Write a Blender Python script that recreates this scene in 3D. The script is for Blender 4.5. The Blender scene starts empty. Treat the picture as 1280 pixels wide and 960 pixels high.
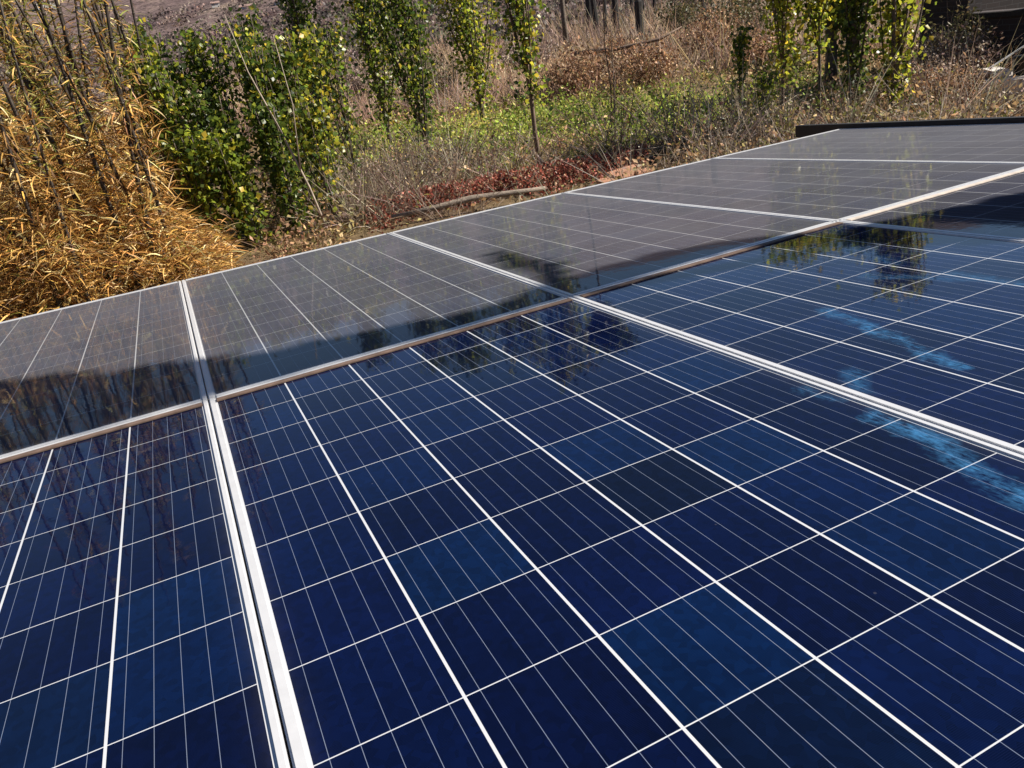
import bpy, bmesh, math, random
import numpy as np
from mathutils import Vector, Matrix

R = math.radians
scene = bpy.context.scene
COL = scene.collection
rng = np.random.default_rng(7)
random.seed(7)

# ------------------------------------------------------------------ camera
cam_d = bpy.data.cameras.new("camera")
cam = bpy.data.objects.new("camera", cam_d)
COL.objects.link(cam)
cam_d.sensor_width = 36.0
cam_d.lens = 961.43 / 1280 * 36.0
cam_d.clip_start = 0.02
cam_d.clip_end = 6000
cam.matrix_world = Matrix((
    (0.987358071, 0.158505644, 0.0, 0.0),
    (-0.066253073, 0.412701436, -0.908453662, 0.0),
    (-0.143995033, 0.896969055, 0.417985580, 1.5),
    (0, 0, 0, 1)))
scene.camera = cam

# ------------------------------------------------------------------ light
SUN_EL, SUN_AZ = R(36), R(87)      # azimuth clockwise from +Y
S = Vector((math.cos(SUN_EL) * math.sin(SUN_AZ), math.cos(SUN_EL) * math.cos(SUN_AZ), math.sin(SUN_EL)))
world = bpy.data.worlds.new("World")
scene.world = world
world.use_nodes = True
wn = world.node_tree
bg = wn.nodes["Background"]
sky = wn.nodes.new("ShaderNodeTexSky")
sky.sky_type = 'NISHITA'
sky.sun_disc = False
sky.sun_elevation = SUN_EL
sky.sun_rotation = SUN_AZ
sky.altitude = 2000
sky.air_density = 1.0
sky.dust_density = 0.0
sky.ozone_density = 2.2
wn.links.new(sky.outputs[0], bg.inputs[0])
bg.inputs[1].default_value = 0.053
sun_d = bpy.data.lights.new("sun", 'SUN')
sun_d.energy = 5.0
sun_d.angle = R(0.5)
sun_d.color = (1.0, 0.93, 0.82)
sun = bpy.data.objects.new("sun", sun_d)
sun.rotation_euler = S.to_track_quat('Z', 'Y').to_euler()
COL.objects.link(sun)
vs = scene.view_settings
vs.view_transform = 'Standard'
vs.look = 'None'
vs.gamma = 1
vs.exposure = 1.0
scene.cycles.max_bounces = 6
scene.cycles.transparent_max_bounces = 6
scene.cycles.caustics_reflective = False
scene.cycles.caustics_refractive = False

# array frame: x along the rows, y up the slope away from the viewer
M = np.array([[0.932081559, -0.362048055, -0.012048800],
              [0.362000594, 0.929698049, 0.067949305],
              [-0.013399168, -0.067695967, 0.997616017]])
O = np.array([-0.739188, 1.740010, 0.786737])


def arr(x, y, z=0.0):
    return O + M @ np.array([x, y, z], float)


# ------------------------------------------------------------------ helpers
def tag(o, label=None, cat=None, group=None, kind=None):
    if label: o["label"] = label
    if cat: o["category"] = cat
    if group: o["group"] = group
    if kind: o["kind"] = kind
    return o


def empty(name, loc=(0, 0, 0), rz=0.0, mat=None):
    o = bpy.data.objects.new(name, None)
    o.empty_display_size = 0.1
    if mat is not None:
        o.matrix_world = mat
    else:
        o.location = loc
        o.rotation_euler = (0, 0, rz)
    COL.objects.link(o)
    return o


def link(name, me, parent=None):
    o = bpy.data.objects.new(name, me)
    COL.objects.link(o)
    if parent is not None:
        o.parent = parent
    return o


def mesh_np(name, V, F, mat, col=None, smooth=False):
    """V (n,3); F list of (k,m) int arrays; col (nfaces,3) per-face colours."""
    me = bpy.data.meshes.new(name)
    V = np.asarray(V, np.float32)
    Fs = [np.asarray(f, np.int32) for f in (F if isinstance(F, list) else [F]) if len(f)]
    me.vertices.add(len(V))
    me.vertices.foreach_set("co", V.ravel())
    tot = np.concatenate([np.full(len(f), f.shape[1], np.int32) for f in Fs])
    idx = np.concatenate([f.ravel() for f in Fs])
    me.loops.add(len(idx))
    me.loops.foreach_set("vertex_index", idx)
    me.polygons.add(len(tot))
    me.polygons.foreach_set("loop_start", np.concatenate([[0], np.cumsum(tot)[:-1]]).astype(np.int32))
    me.polygons.foreach_set("loop_total", tot)
    if smooth:
        me.polygons.foreach_set("use_smooth", np.ones(len(tot), bool))
    if col is not None:
        a = me.attributes.new("tint", 'FLOAT_COLOR', 'FACE')
        c = np.ones((len(tot), 4), np.float32)
        c[:, :3] = col
        a.data.foreach_set("color", c.ravel())
    me.materials.append(mat)
    me.update(calc_edges=True)
    me.validate()
    return me


class MB:
    """collects boxes and tubes and builds them as one mesh"""
    def __init__(s):
        s.v = []; s.q = []; s.n = 0

    def add(s, v, f):
        v = np.asarray(v, float)
        s.v.append(v)
        s.q += [[i + s.n for i in ff] for ff in f]
        s.n += len(v)

    def box(s, x0, x1, y0, y1, z0, z1):
        s.add([(x0, y0, z0), (x1, y0, z0), (x1, y1, z0), (x0, y1, z0), (x0, y0, z1), (x1, y0, z1), (x1, y1, z1), (x0, y1, z1)],
              [(0, 3, 2, 1), (4, 5, 6, 7), (0, 1, 5, 4), (1, 2, 6, 5), (2, 3, 7, 6), (3, 0, 4, 7)])

    def tube(s, P, rad, k=6):
        P = np.asarray(P, float)
        rad = np.broadcast_to(np.asarray(rad, float), (len(P),))
        T = np.gradient(P, axis=0)
        T /= np.linalg.norm(T, axis=1)[:, None] + 1e-9
        up = np.array([0.31, 0.22, 0.92]) if abs(T[0][2]) < 0.8 else np.array([0.9, 0.3, 0.1])
        A = np.cross(T, up); A /= np.linalg.norm(A, axis=1)[:, None] + 1e-9
        B = np.cross(T, A)
        th = np.arange(k) / k * 2 * math.pi
        V = P[:, None] + rad[:, None, None] * (np.cos(th)[None, :, None] * A[:, None] + np.sin(th)[None, :, None] * B[:, None])
        f = []
        for i in range(len(P) - 1):
            for j in range(k):
                f.append((i * k + j, i * k + (j + 1) % k, (i + 1) * k + (j + 1) % k, (i + 1) * k + j))
        f.append(tuple(range(k))[::-1])
        f.append(tuple((len(P) - 1) * k + j for j in range(k)))
        s.add(V.reshape(-1, 3), f)

    def mesh(s, name, mat, smooth=False, bevel=0.0):
        me = bpy.data.meshes.new(name)
        me.from_pydata(np.concatenate(s.v).tolist(), [], s.q)
        if bevel:
            bm = bmesh.new(); bm.from_mesh(me)
            bmesh.ops.recalc_face_normals(bm, faces=bm.faces)
            bmesh.ops.bevel(bm, geom=list(bm.edges), offset=bevel, segments=2, affect='EDGES', clamp_overlap=True)
            bm.to_mesh(me); bm.free()
        if smooth:
            me.polygons.foreach_set("use_smooth", np.ones(len(me.polygons), bool))
        me.materials.append(mat)
        me.update()
        return me

    def build(s, name, mat, parent=None, smooth=False, bevel=0.0):
        return link(name, s.mesh(name, mat, smooth, bevel), parent)


# ------------------------------------------------------------------ materials
def newmat(name):
    m = bpy.data.materials.new(name)
    m.use_nodes = True
    nt = m.node_tree
    return m, nt, nt.nodes["Principled BSDF"], nt.nodes["Material Output"]


def math_node(nt, op, a, b=None, c=None):
    n = nt.nodes.new("ShaderNodeMath")
    n.operation = op
    for i, v in enumerate((a, b, c)):
        if v is None: continue
        if isinstance(v, (int, float)): n.inputs[i].default_value = v
        else: nt.links.new(v, n.inputs[i])
    return n.outputs[0]


def noise(nt, vec, scale, detail=4, rough=0.55, out=0):
    n = nt.nodes.new("ShaderNodeTexNoise")
    n.inputs["Scale"].default_value = scale
    n.inputs["Detail"].default_value = detail
    n.inputs["Roughness"].default_value = rough
    if vec is not None: nt.links.new(vec, n.inputs["Vector"])
    return n.outputs[out]


def ramp(nt, fac, stops):
    n = nt.nodes.new("ShaderNodeValToRGB")
    el = n.color_ramp.elements
    while len(el) < len(stops): el.new(0.5)
    for e, (p, c) in zip(el, stops):
        e.position = p
        e.color = (*c, 1) if len(c) == 3 else c
    nt.links.new(fac, n.inputs[0])
    return n.outputs[0]


def mixcol(nt, fac, a, b, mode='MIX'):
    n = nt.nodes.new("ShaderNodeMix")
    n.data_type = 'RGBA'
    n.blend_type = mode
    for s_, v in ((n.inputs[0], fac), (n.inputs[6], a), (n.inputs[7], b)):
        if isinstance(v, (int, float)): s_.default_value = v
        elif isinstance(v, tuple): s_.default_value = (*v, 1)
        else: nt.links.new(v, s_)
    return n.outputs[2]


def simple(name, col, rough=0.7, metal=0.0, var=0.25, scale=12.0, bump=0.0, spec=0.4, stretch=None):
    m, nt, p, out = newmat(name)
    tc = nt.nodes.new("ShaderNodeTexCoord")
    vec = tc.outputs["Object"]
    if stretch:
        mp = nt.nodes.new("ShaderNodeMapping")
        mp.inputs["Scale"].default_value = stretch
        nt.links.new(vec, mp.inputs["Vector"]); vec = mp.outputs[0]
    f = noise(nt, vec, scale, 6, 0.6)
    lo = tuple(c * (1 - var) for c in col); hi = tuple(min(1, c * (1 + var)) for c in col)
    nt.links.new(ramp(nt, f, [(0.3, lo), (0.7, hi)]), p.inputs["Base Color"])
    p.inputs["Roughness"].default_value = rough
    p.inputs["Metallic"].default_value = metal
    p.inputs["Specular IOR Level"].default_value = spec
    if bump:
        b = nt.nodes.new("ShaderNodeBump")
        b.inputs["Strength"].default_value = bump
        b.inputs["Distance"].default_value = 0.02
        nt.links.new(f, b.inputs["Height"])
        nt.links.new(b.outputs[0], p.inputs["Normal"])
    return m


def leafmat(name, trans=0.4, rough=0.45, spec=0.4):
    """leaf colour comes from the per-leaf tint attribute; thin leaves let light through"""
    m, nt, p, out = newmat(name)
    at = nt.nodes.new("ShaderNodeAttribute")
    at.attribute_name = "tint"
    nt.links.new(at.outputs["Color"], p.inputs["Base Color"])
    p.inputs["Roughness"].default_value = rough
    p.inputs["Specular IOR Level"].default_value = spec
    t = nt.nodes.new("ShaderNodeBsdfTranslucent")
    nt.links.new(at.outputs["Color"], t.inputs[0])
    mx = nt.nodes.new("ShaderNodeMixShader")
    mx.inputs[0].default_value = trans
    nt.links.new(p.outputs[0], mx.inputs[1]); nt.links.new(t.outputs[0], mx.inputs[2])
    nt.links.new(mx.outputs[0], out.inputs[0])
    return m


MARGX, CELL, GX, PY, MY = 0.0200, 0.1601, 0.0036, 0.1585, 0.0244
PW, PH = 1.015, 1.954


def laminate_material(name, blue_marks=()):
    m, nt, p, out = newmat(name)
    tc = nt.nodes.new("ShaderNodeTexCoord")
    ob = tc.outputs["Object"]
    sp = nt.nodes.new("ShaderNodeSeparateXYZ")
    nt.links.new(ob, sp.inputs[0])
    oi = nt.nodes.new("ShaderNodeObjectInfo")
    sc = nt.nodes.new("ShaderNodeSeparateColor")
    nt.links.new(oi.outputs["Color"], sc.inputs[0])
    dust_amt = sc.outputs[0]
    px = CELL + GX
    x, y = sp.outputs[0], sp.outputs[1]
    u = math_node(nt, 'DIVIDE', math_node(nt, 'SUBTRACT', x, MARGX - GX / 2), px)
    v = math_node(nt, 'DIVIDE', math_node(nt, 'SUBTRACT', y, PH - MY - 12 * PY), PY)
    iu, iv = math_node(nt, 'FLOOR', u), math_node(nt, 'FLOOR', v)
    fu, fv = math_node(nt, 'SUBTRACT', u, iu), math_node(nt, 'SUBTRACT', v, iv)
    du = math_node(nt, 'MULTIPLY', math_node(nt, 'SUBTRACT', 0.5, math_node(nt, 'ABSOLUTE', math_node(nt, 'SUBTRACT', fu, 0.5))), px)
    dv = math_node(nt, 'MULTIPLY', math_node(nt, 'SUBTRACT', 0.5, math_node(nt, 'ABSOLUTE', math_node(nt, 'SUBTRACT', fv, 0.5))), PY)
    incell = math_node(nt, 'MULTIPLY', math_node(nt, 'GREATER_THAN', du, GX / 2), math_node(nt, 'GREATER_THAN', dv, 0.0008))
    inx = math_node(nt, 'MULTIPLY', math_node(nt, 'GREATER_THAN', u, 0.0), math_node(nt, 'LESS_THAN', u, 6.0))
    iny = math_node(nt, 'MULTIPLY', math_node(nt, 'GREATER_THAN', v, 0.0), math_node(nt, 'LESS_THAN', v, 12.0))
    incell = math_node(nt, 'MULTIPLY', incell, math_node(nt, 'MULTIPLY', inx, iny))
    # five busbars in a cell
    xc = math_node(nt, 'DIVIDE', math_node(nt, 'SUBTRACT', math_node(nt, 'MULTIPLY', fu, px), GX / 2), CELL)
    b5 = math_node(nt, 'MULTIPLY', xc, 5.0)
    bf = math_node(nt, 'ABSOLUTE', math_node(nt, 'SUBTRACT', math_node(nt, 'FRACT', b5), 0.5))
    bus = math_node(nt, 'LESS_THAN', bf, 0.00034 / (CELL / 5))
    # fine fingers across the busbars
    fing = math_node(nt, 'LESS_THAN', math_node(nt, 'FRACT', math_node(nt, 'DIVIDE', y, 0.0019)), 0.14)
    # cell tones
    cv = nt.nodes.new("ShaderNodeCombineXYZ")
    nt.links.new(iu, cv.inputs[0]); nt.links.new(iv, cv.inputs[1])
    nt.links.new(math_node(nt, 'MULTIPLY', oi.outputs["Random"], 50.0), cv.inputs[2])
    wnz = nt.nodes.new("ShaderNodeTexWhiteNoise")
    wnz.noise_dimensions = '3D'
    nt.links.new(cv.outputs[0], wnz.inputs["Vector"])
    tone = ramp(nt, wnz.outputs["Value"], [(0.0, (0.0004, 0.0019, 0.0165)), (0.35, (0.0005, 0.0031, 0.024)), (0.6, (0.0007, 0.0033, 0.027)),
                                          (0.82, (0.0006, 0.0050, 0.031)), (0.95, (0.0007, 0.0080, 0.038)), (1.0, (0.0008, 0.0024, 0.012))])
    vo = nt.nodes.new("ShaderNodeTexVoronoi")
    vo.inputs["Scale"].default_value = 95
    nt.links.new(ob, vo.inputs["Vector"])
    gs = nt.nodes.new("ShaderNodeSeparateColor")
    nt.links.new(vo.outputs["Color"], gs.inputs[0])
    grain = math_node(nt, 'MULTIPLY_ADD', gs.outputs[0], 0.40, 0.80)
    big = noise(nt, ob, 7.0, 3)
    grain = math_node(nt, 'MULTIPLY', grain, math_node(nt, 'MULTIPLY_ADD', big, 0.9, 0.55))
    cell = mixcol(nt, 1.0, tone, (1, 1, 1), 'MULTIPLY')
    gcol = nt.nodes.new("ShaderNodeCombineColor")
    for i in range(3): nt.links.new(grain, gcol.inputs[i])
    cell = mixcol(nt, 1.0, tone, gcol.outputs[0], 'MULTIPLY')
    cell = mixcol(nt, math_node(nt, 'MULTIPLY', fing, 0.10), cell, (0.05, 0.07, 0.12))
    cell = mixcol(nt, math_node(nt, 'MULTIPLY', bus, 0.75), cell, (0.21, 0.245, 0.33))
    base = mixcol(nt, incell, (0.52, 0.53, 0.55), cell)
    nt.links.new(base, p.inputs["Base Color"])
    p.inputs["Roughness"].default_value = 0.03
    p.inputs["IOR"].default_value = 1.30
    # very slight waviness of the glass
    bp = nt.nodes.new("ShaderNodeBump")
    bp.inputs["Strength"].default_value = 0.05
    bp.inputs["Distance"].default_value = 0.002
    nt.links.new(noise(nt, ob, 26, 2), bp.inputs["Height"])
    nt.links.new(bp.outputs[0], p.inputs["Normal"])
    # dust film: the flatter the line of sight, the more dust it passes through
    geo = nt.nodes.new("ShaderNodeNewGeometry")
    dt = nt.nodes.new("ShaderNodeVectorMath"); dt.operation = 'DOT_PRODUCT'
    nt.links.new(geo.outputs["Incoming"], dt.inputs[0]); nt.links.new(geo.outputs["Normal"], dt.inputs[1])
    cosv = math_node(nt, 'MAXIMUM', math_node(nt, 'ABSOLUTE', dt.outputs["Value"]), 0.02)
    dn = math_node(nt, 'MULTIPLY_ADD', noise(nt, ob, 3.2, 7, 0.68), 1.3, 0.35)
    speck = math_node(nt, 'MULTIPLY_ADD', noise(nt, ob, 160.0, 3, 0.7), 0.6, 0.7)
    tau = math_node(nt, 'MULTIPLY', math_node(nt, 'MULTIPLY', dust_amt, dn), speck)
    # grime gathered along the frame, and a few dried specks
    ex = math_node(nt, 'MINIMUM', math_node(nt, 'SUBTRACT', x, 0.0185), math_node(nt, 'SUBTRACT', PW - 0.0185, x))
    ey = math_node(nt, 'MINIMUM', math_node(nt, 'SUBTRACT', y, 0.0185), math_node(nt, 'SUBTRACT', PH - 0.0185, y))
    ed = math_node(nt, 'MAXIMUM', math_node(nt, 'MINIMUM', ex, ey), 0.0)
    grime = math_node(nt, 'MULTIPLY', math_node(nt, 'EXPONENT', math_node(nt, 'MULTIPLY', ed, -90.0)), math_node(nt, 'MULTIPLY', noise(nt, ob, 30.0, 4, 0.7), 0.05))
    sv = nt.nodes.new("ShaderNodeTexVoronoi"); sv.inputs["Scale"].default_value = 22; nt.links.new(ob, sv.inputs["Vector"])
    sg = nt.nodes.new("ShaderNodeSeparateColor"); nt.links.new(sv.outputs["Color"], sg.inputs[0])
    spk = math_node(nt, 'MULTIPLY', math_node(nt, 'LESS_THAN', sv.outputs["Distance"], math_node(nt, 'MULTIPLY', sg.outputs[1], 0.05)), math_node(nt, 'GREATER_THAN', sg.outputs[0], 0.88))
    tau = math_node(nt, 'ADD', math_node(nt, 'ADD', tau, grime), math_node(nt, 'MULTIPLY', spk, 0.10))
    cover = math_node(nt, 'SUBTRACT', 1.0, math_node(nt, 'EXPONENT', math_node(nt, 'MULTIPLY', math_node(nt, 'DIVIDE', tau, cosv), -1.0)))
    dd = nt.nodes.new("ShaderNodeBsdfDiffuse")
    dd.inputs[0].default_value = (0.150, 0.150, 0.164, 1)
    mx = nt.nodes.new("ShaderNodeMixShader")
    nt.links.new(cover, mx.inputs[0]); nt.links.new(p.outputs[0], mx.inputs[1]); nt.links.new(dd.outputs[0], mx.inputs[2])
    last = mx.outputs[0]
    # broken pale blue marks mixed over the glass
    if blue_marks:
        acc = None
        wob = nt.nodes.new("ShaderNodeVectorMath"); wob.operation = 'MULTIPLY_ADD'
        nt.links.new(noise(nt, ob, 9.0, 5, 0.7, out=1), wob.inputs[0])
        wob.inputs[1].default_value = (0.11, 0.11, 0.0); nt.links.new(ob, wob.inputs[2])
        for (ax, ay, bx, by, w, st) in blue_marks:
            L = math.hypot(bx - ax, by - ay); dx, dy = (bx - ax) / L, (by - ay) / L
            s2 = nt.nodes.new("ShaderNodeSeparateXYZ"); nt.links.new(wob.outputs[0], s2.inputs[0])
            rx = math_node(nt, 'SUBTRACT', s2.outputs[0], ax + 0.055); ry = math_node(nt, 'SUBTRACT', s2.outputs[1], ay + 0.055)
            t = math_node(nt, 'ADD', math_node(nt, 'MULTIPLY', rx, dx), math_node(nt, 'MULTIPLY', ry, dy))
            d = math_node(nt, 'ABSOLUTE', math_node(nt, 'SUBTRACT', math_node(nt, 'MULTIPLY', rx, dy), math_node(nt, 'MULTIPLY', ry, dx)))
            over = math_node(nt, 'MAXIMUM', math_node(nt, 'SUBTRACT', math_node(nt, 'ABSOLUTE', math_node(nt, 'SUBTRACT', t, L / 2)), L / 2), 0.0)
            r = math_node(nt, 'SQRT', math_node(nt, 'ADD', math_node(nt, 'MULTIPLY', d, d), math_node(nt, 'MULTIPLY', over, over)))
            k = math_node(nt, 'MULTIPLY', math_node(nt, 'MAXIMUM', math_node(nt, 'SUBTRACT', 1.0, math_node(nt, 'DIVIDE', r, w)), 0.0), st)
            acc = k if acc is None else math_node(nt, 'MAXIMUM', acc, k)
        mp = nt.nodes.new("ShaderNodeMapping")
        mp.inputs["Rotation"].default_value = (0, 0, R(-18))
        mp.inputs["Scale"].default_value = (170, 42, 1)
        nt.links.new(ob, mp.inputs["Vector"])
        n2 = math_node(nt, 'ADD', math_node(nt, 'MULTIPLY', noise(nt, mp.outputs[0], 1.0, 7, 0.72), 0.6), math_node(nt, 'MULTIPLY', noise(nt, ob, 14.0, 5, 0.7), 0.4))
        n3 = ramp(nt, n2, [(0.42, (0, 0, 0)), (0.70, (0.66, 0.66, 0.66))])
        fac = math_node(nt, 'MULTIPLY', acc, n3)
        sd = nt.nodes.new("ShaderNodeBsdfDiffuse")
        sd.inputs[0].default_value = (0.07, 0.27, 0.55, 1)
        mx2 = nt.nodes.new("ShaderNodeMixShader")
        nt.links.new(fac, mx2.inputs[0]); nt.links.new(last, mx2.inputs[1]); nt.links.new(sd.outputs[0], mx2.inputs[2])
        last = mx2.outputs[0]
    nt.links.new(last, out.inputs[0])
    return m


M_alu = simple("anodised_aluminium", (0.62, 0.62, 0.63), rough=0.34, metal=0.2, var=0.06, scale=30, spec=0.5)
M_lam = laminate_material("solar_cells")
M_lam_a = laminate_material("solar_cells_blue_marked", [(0.99, 0.86, 0.915, 0.56, 0.036, 1.3), (0.98, 1.02, 0.985, 0.95, 0.02, 0.6)])
M_lam_b = laminate_material("solar_cells_streaked", [(0.315, 1.31, 0.285, 1.16, 0.025, 0.9), (0.285, 1.16, 0.215, 0.90, 0.028, 1.3), (0.08, 1.00, 0.03, 0.94, 0.03, 0.8),
                                                     (0.58, 1.42, 0.68, 1.20, 0.03, 0.45), (0.68, 1.30, 0.69, 1.08, 0.03, 0.5), (0.80, 1.75, 0.70, 1.45, 0.04, 0.3)])
M_brown = simple("brown_steel", (0.135, 0.088, 0.066), rough=0.75, var=0.35, scale=25)
M_cream = simple("cream_steel", (0.55, 0.47, 0.40), rough=0.7, var=0.2, scale=25)
M_black = simple("black_steel", (0.018, 0.016, 0.016), rough=0.6, var=0.3, scale=20)
M_leaf = leafmat("poplar_leaf", 0.58, 0.38, 0.5)
M_dry = leafmat("dry_blade", 0.30, 0.55, 0.3)
M_grass = leafmat("grass_blade", 0.35, 0.55, 0.25)
M_shade = leafmat("broad_leaf", 0.10, 0.5, 0.3)
M_cane = simple("cane", (0.034, 0.024, 0.017), rough=0.55, var=0.5, scale=9, stretch=(8, 8, 1.2))
M_bark = simple("bark", (0.105, 0.082, 0.064), rough=0.85, var=0.45, scale=18, bump=0.6)
M_pale = simple("pale_bark", (0.33, 0.27, 0.21), rough=0.8, var=0.3, scale=18)
M_twig = simple("dry_twig", (0.16, 0.11, 0.08), rough=0.85, var=0.4, scale=14)
M_post = simple("weathered_wood", (0.024, 0.021, 0.020), rough=0.9, var=0.5, scale=8, bump=0.5, stretch=(6, 6, 1))
M_log = simple("grey_log", (0.23, 0.185, 0.145), rough=0.85, var=0.45, scale=10, bump=0.6, stretch=(2, 9, 9))
M_tile = simple("terracotta", (0.40, 0.20, 0.12), rough=0.85, var=0.3, scale=9, bump=0.4)
M_conc = simple("concrete", (0.55, 0.50, 0.45), rough=0.85, var=0.25, scale=9, bump=0.4)
M_white = simple("white_wash", (0.52, 0.50, 0.47), rough=0.8, var=0.1)
M_roof = simple("roof_sheet", (0.30, 0.20, 0.17), rough=0.7, var=0.2)
M_dark = simple("window_dark", (0.02, 0.022, 0.03), rough=0.3)
M_blk = simple("black_plastic", (0.012, 0.012, 0.013), rough=0.4)
M_pipe = simple("white_pipe", (0.7, 0.68, 0.63), rough=0.5)


def brick_material():
    m, nt, p, out = newmat("brick_masonry")
    tc = nt.nodes.new("ShaderNodeTexCoord")
    sp = nt.nodes.new("ShaderNodeSeparateXYZ"); nt.links.new(tc.outputs["Object"], sp.inputs[0])
    cb = nt.nodes.new("ShaderNodeCombineXYZ")
    nt.links.new(math_node(nt, 'ADD', sp.outputs[0], sp.outputs[1]), cb.inputs[0]); nt.links.new(sp.outputs[2], cb.inputs[1])
    b = nt.nodes.new("ShaderNodeTexBrick")
    nt.links.new(cb.outputs[0], b.inputs["Vector"])
    b.inputs["Color1"].default_value = (0.040, 0.028, 0.030, 1)
    b.inputs["Color2"].default_value = (0.028, 0.021, 0.025, 1)
    b.inputs["Mortar"].default_value = (0.055, 0.05, 0.055, 1)
    b.inputs["Scale"].default_value = 1.0
    b.inputs["Mortar Size"].default_value = 0.006
    b.inputs["Brick Width"].default_value = 0.24
    b.inputs["Row Height"].default_value = 0.07
    nt.links.new(b.outputs["Color"], p.inputs["Base Color"])
    p.inputs["Roughness"].default_value = 0.9
    bp = nt.nodes.new("ShaderNodeBump"); bp.inputs["Strength"].default_value = 0.6; bp.inputs["Distance"].default_value = 0.01
    nt.links.new(b.outputs["Fac"], bp.inputs["Height"]); bp.invert = True
    nt.links.new(bp.outputs[0], p.inputs["Normal"])
    return m


M_brick = brick_material()


# ------------------------------------------------------------------ terrain
def terrain(x, y):
    d = np.hypot(x, y)
    z = 0.035 * np.maximum(0, d - 26) + 0.035 * np.maximum(0, d - 75) + 0.07 * np.maximum(0, d - 260) + 0.085 * np.maximum(0, d - 700)
    z = z + 0.05 * np.sin(x * 0.9 + 1.3) * np.sin(y * 0.7) * np.clip((d - 6) / 6, 0, 1)
    z = z + (np.sin(x * 0.031 + 1) * np.cos(y * 0.023) * 5.0 + np.sin(x * 0.011) * 9) * np.clip((d - 90) / 300, 0, 1)
    return z


def make_ground():
    nr, na = 150, 240
    r = np.concatenate([[0.0], np.geomspace(0.8, 1500, nr - 1)])
    a = np.arange(na) / na * 2 * math.pi
    X = r[:, None] * np.sin(a)[None]; Y = r[:, None] * np.cos(a)[None]
    V = np.stack([X, Y, terrain(X, Y)], -1).reshape(-1, 3)
    i, j = np.meshgrid(np.arange(nr - 1), np.arange(na), indexing='ij')
    j2 = (j + 1) % na
    F = np.stack([i * na + j, i * na + j2, (i + 1) * na + j2, (i + 1) * na + j], -1).reshape(-1, 4)[:, ::-1]
    m, nt, p, out = newmat("field_soil")
    tc = nt.nodes.new("ShaderNodeTexCoord"); ob = tc.outputs["Object"]
    ln = nt.nodes.new("ShaderNodeVectorMath"); ln.operation = 'LENGTH'; nt.links.new(ob, ln.inputs[0])
    near = ramp(nt, noise(nt, ob, 1.6, 8, 0.65), [(0.3, (0.10, 0.065, 0.04)), (0.5, (0.19, 0.13, 0.075)), (0.7, (0.27, 0.19, 0.11))])
    green = ramp(nt, noise(nt, ob, 3.1, 6, 0.6), [(0.35, (0.05, 0.055, 0.02)), (0.65, (0.13, 0.12, 0.05))])
    near = mixcol(nt, ramp(nt, noise(nt, ob, 0.35, 3), [(0.45, (0, 0, 0)), (0.6, (0.6, 0.6, 0.6))]), near, green)
    vo = nt.nodes.new("ShaderNodeTexVoronoi"); vo.inputs["Scale"].default_value = 0.35; nt.links.new(ob, vo.inputs["Vector"])
    far1 = ramp(nt, noise(nt, ob, 0.05, 8, 0.7), [(0.32, (0.085, 0.058, 0.058)), (0.48, (0.15, 0.105, 0.10)), (0.60, (0.22, 0.16, 0.14)), (0.70, (0.34, 0.26, 0.20))])
    far2 = ramp(nt, noise(nt, ob, 0.9, 6, 0.7), [(0.35, (0.45, 0.45, 0.45)), (0.65, (1.25, 1.25, 1.25))])
    far = mixcol(nt, 1.0, far1, far2, 'MULTIPLY')
    shr = ramp(nt, vo.outputs["Distance"], [(0.25, (0.35, 0.38, 0.34)), (0.5, (1, 1, 1))])
    far = mixcol(nt, 0.8, far, shr, 'MULTIPLY')
    f = math_node(nt, 'MINIMUM', math_node(nt, 'MAXIMUM', math_node(nt, 'DIVIDE', math_node(nt, 'SUBTRACT', ln.outputs["Value"], 30.0), 35.0), 0.0), 1.0)
    nt.links.new(mixcol(nt, f, near, far), p.inputs["Base Color"])
    p.inputs["Roughness"].default_value = 0.95
    p.inputs["Specular IOR Level"].default_value = 0.1
    bp = nt.nodes.new("ShaderNodeBump"); bp.inputs["Strength"].default_value = 0.8; bp.inputs["Distance"].default_value = 0.06
    nt.links.new(noise(nt, ob, 9.0, 8, 0.7), bp.inputs["Height"])
    nt.links.new(bp.outputs[0], p.inputs["Normal"])
    o = link("ground", mesh_np("ground", V, F, m, smooth=True))
    tag(o, kind="structure")


make_ground()


# ------------------------------------------------------------------ leaf clouds
def unit(v):
    return v / (np.linalg.norm(v, axis=-1, keepdims=True) + 1e-9)


def rand_dirs(n, g=rng):
    return unit(g.normal(size=(n, 3)))


def diamonds(P, size, aspect=0.8, g=rng, droop=0.0, D=None, bend=0.25):
    """one folded diamond (two triangles) per leaf"""
    n = len(P)
    size = np.broadcast_to(size, (n,))
    D = rand_dirs(n, g) if D is None else unit(D)
    D = unit(D + np.array([0, 0, -droop]))
    W = unit(np.cross(D, rand_dirs(n, g)))
    N = np.cross(D, W)
    s = size[:, None]
    a = P; b = P + D * s * 0.45 + W * s * aspect * 0.5 + N * s * bend * 0.3
    c = P + D * s; d = P + D * s * 0.45 - W * s * aspect * 0.5 + N * s * bend * 0.3
    V = np.stack([a, b, c, d], 1).reshape(-1, 3)
    q = np.arange(n)[:, None] * 4
    F = np.concatenate([q + [0, 1, 2], q + [0, 2, 3]], 1).reshape(-1, 3)
    return V, F                                    # faces come in pairs per leaf


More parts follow.
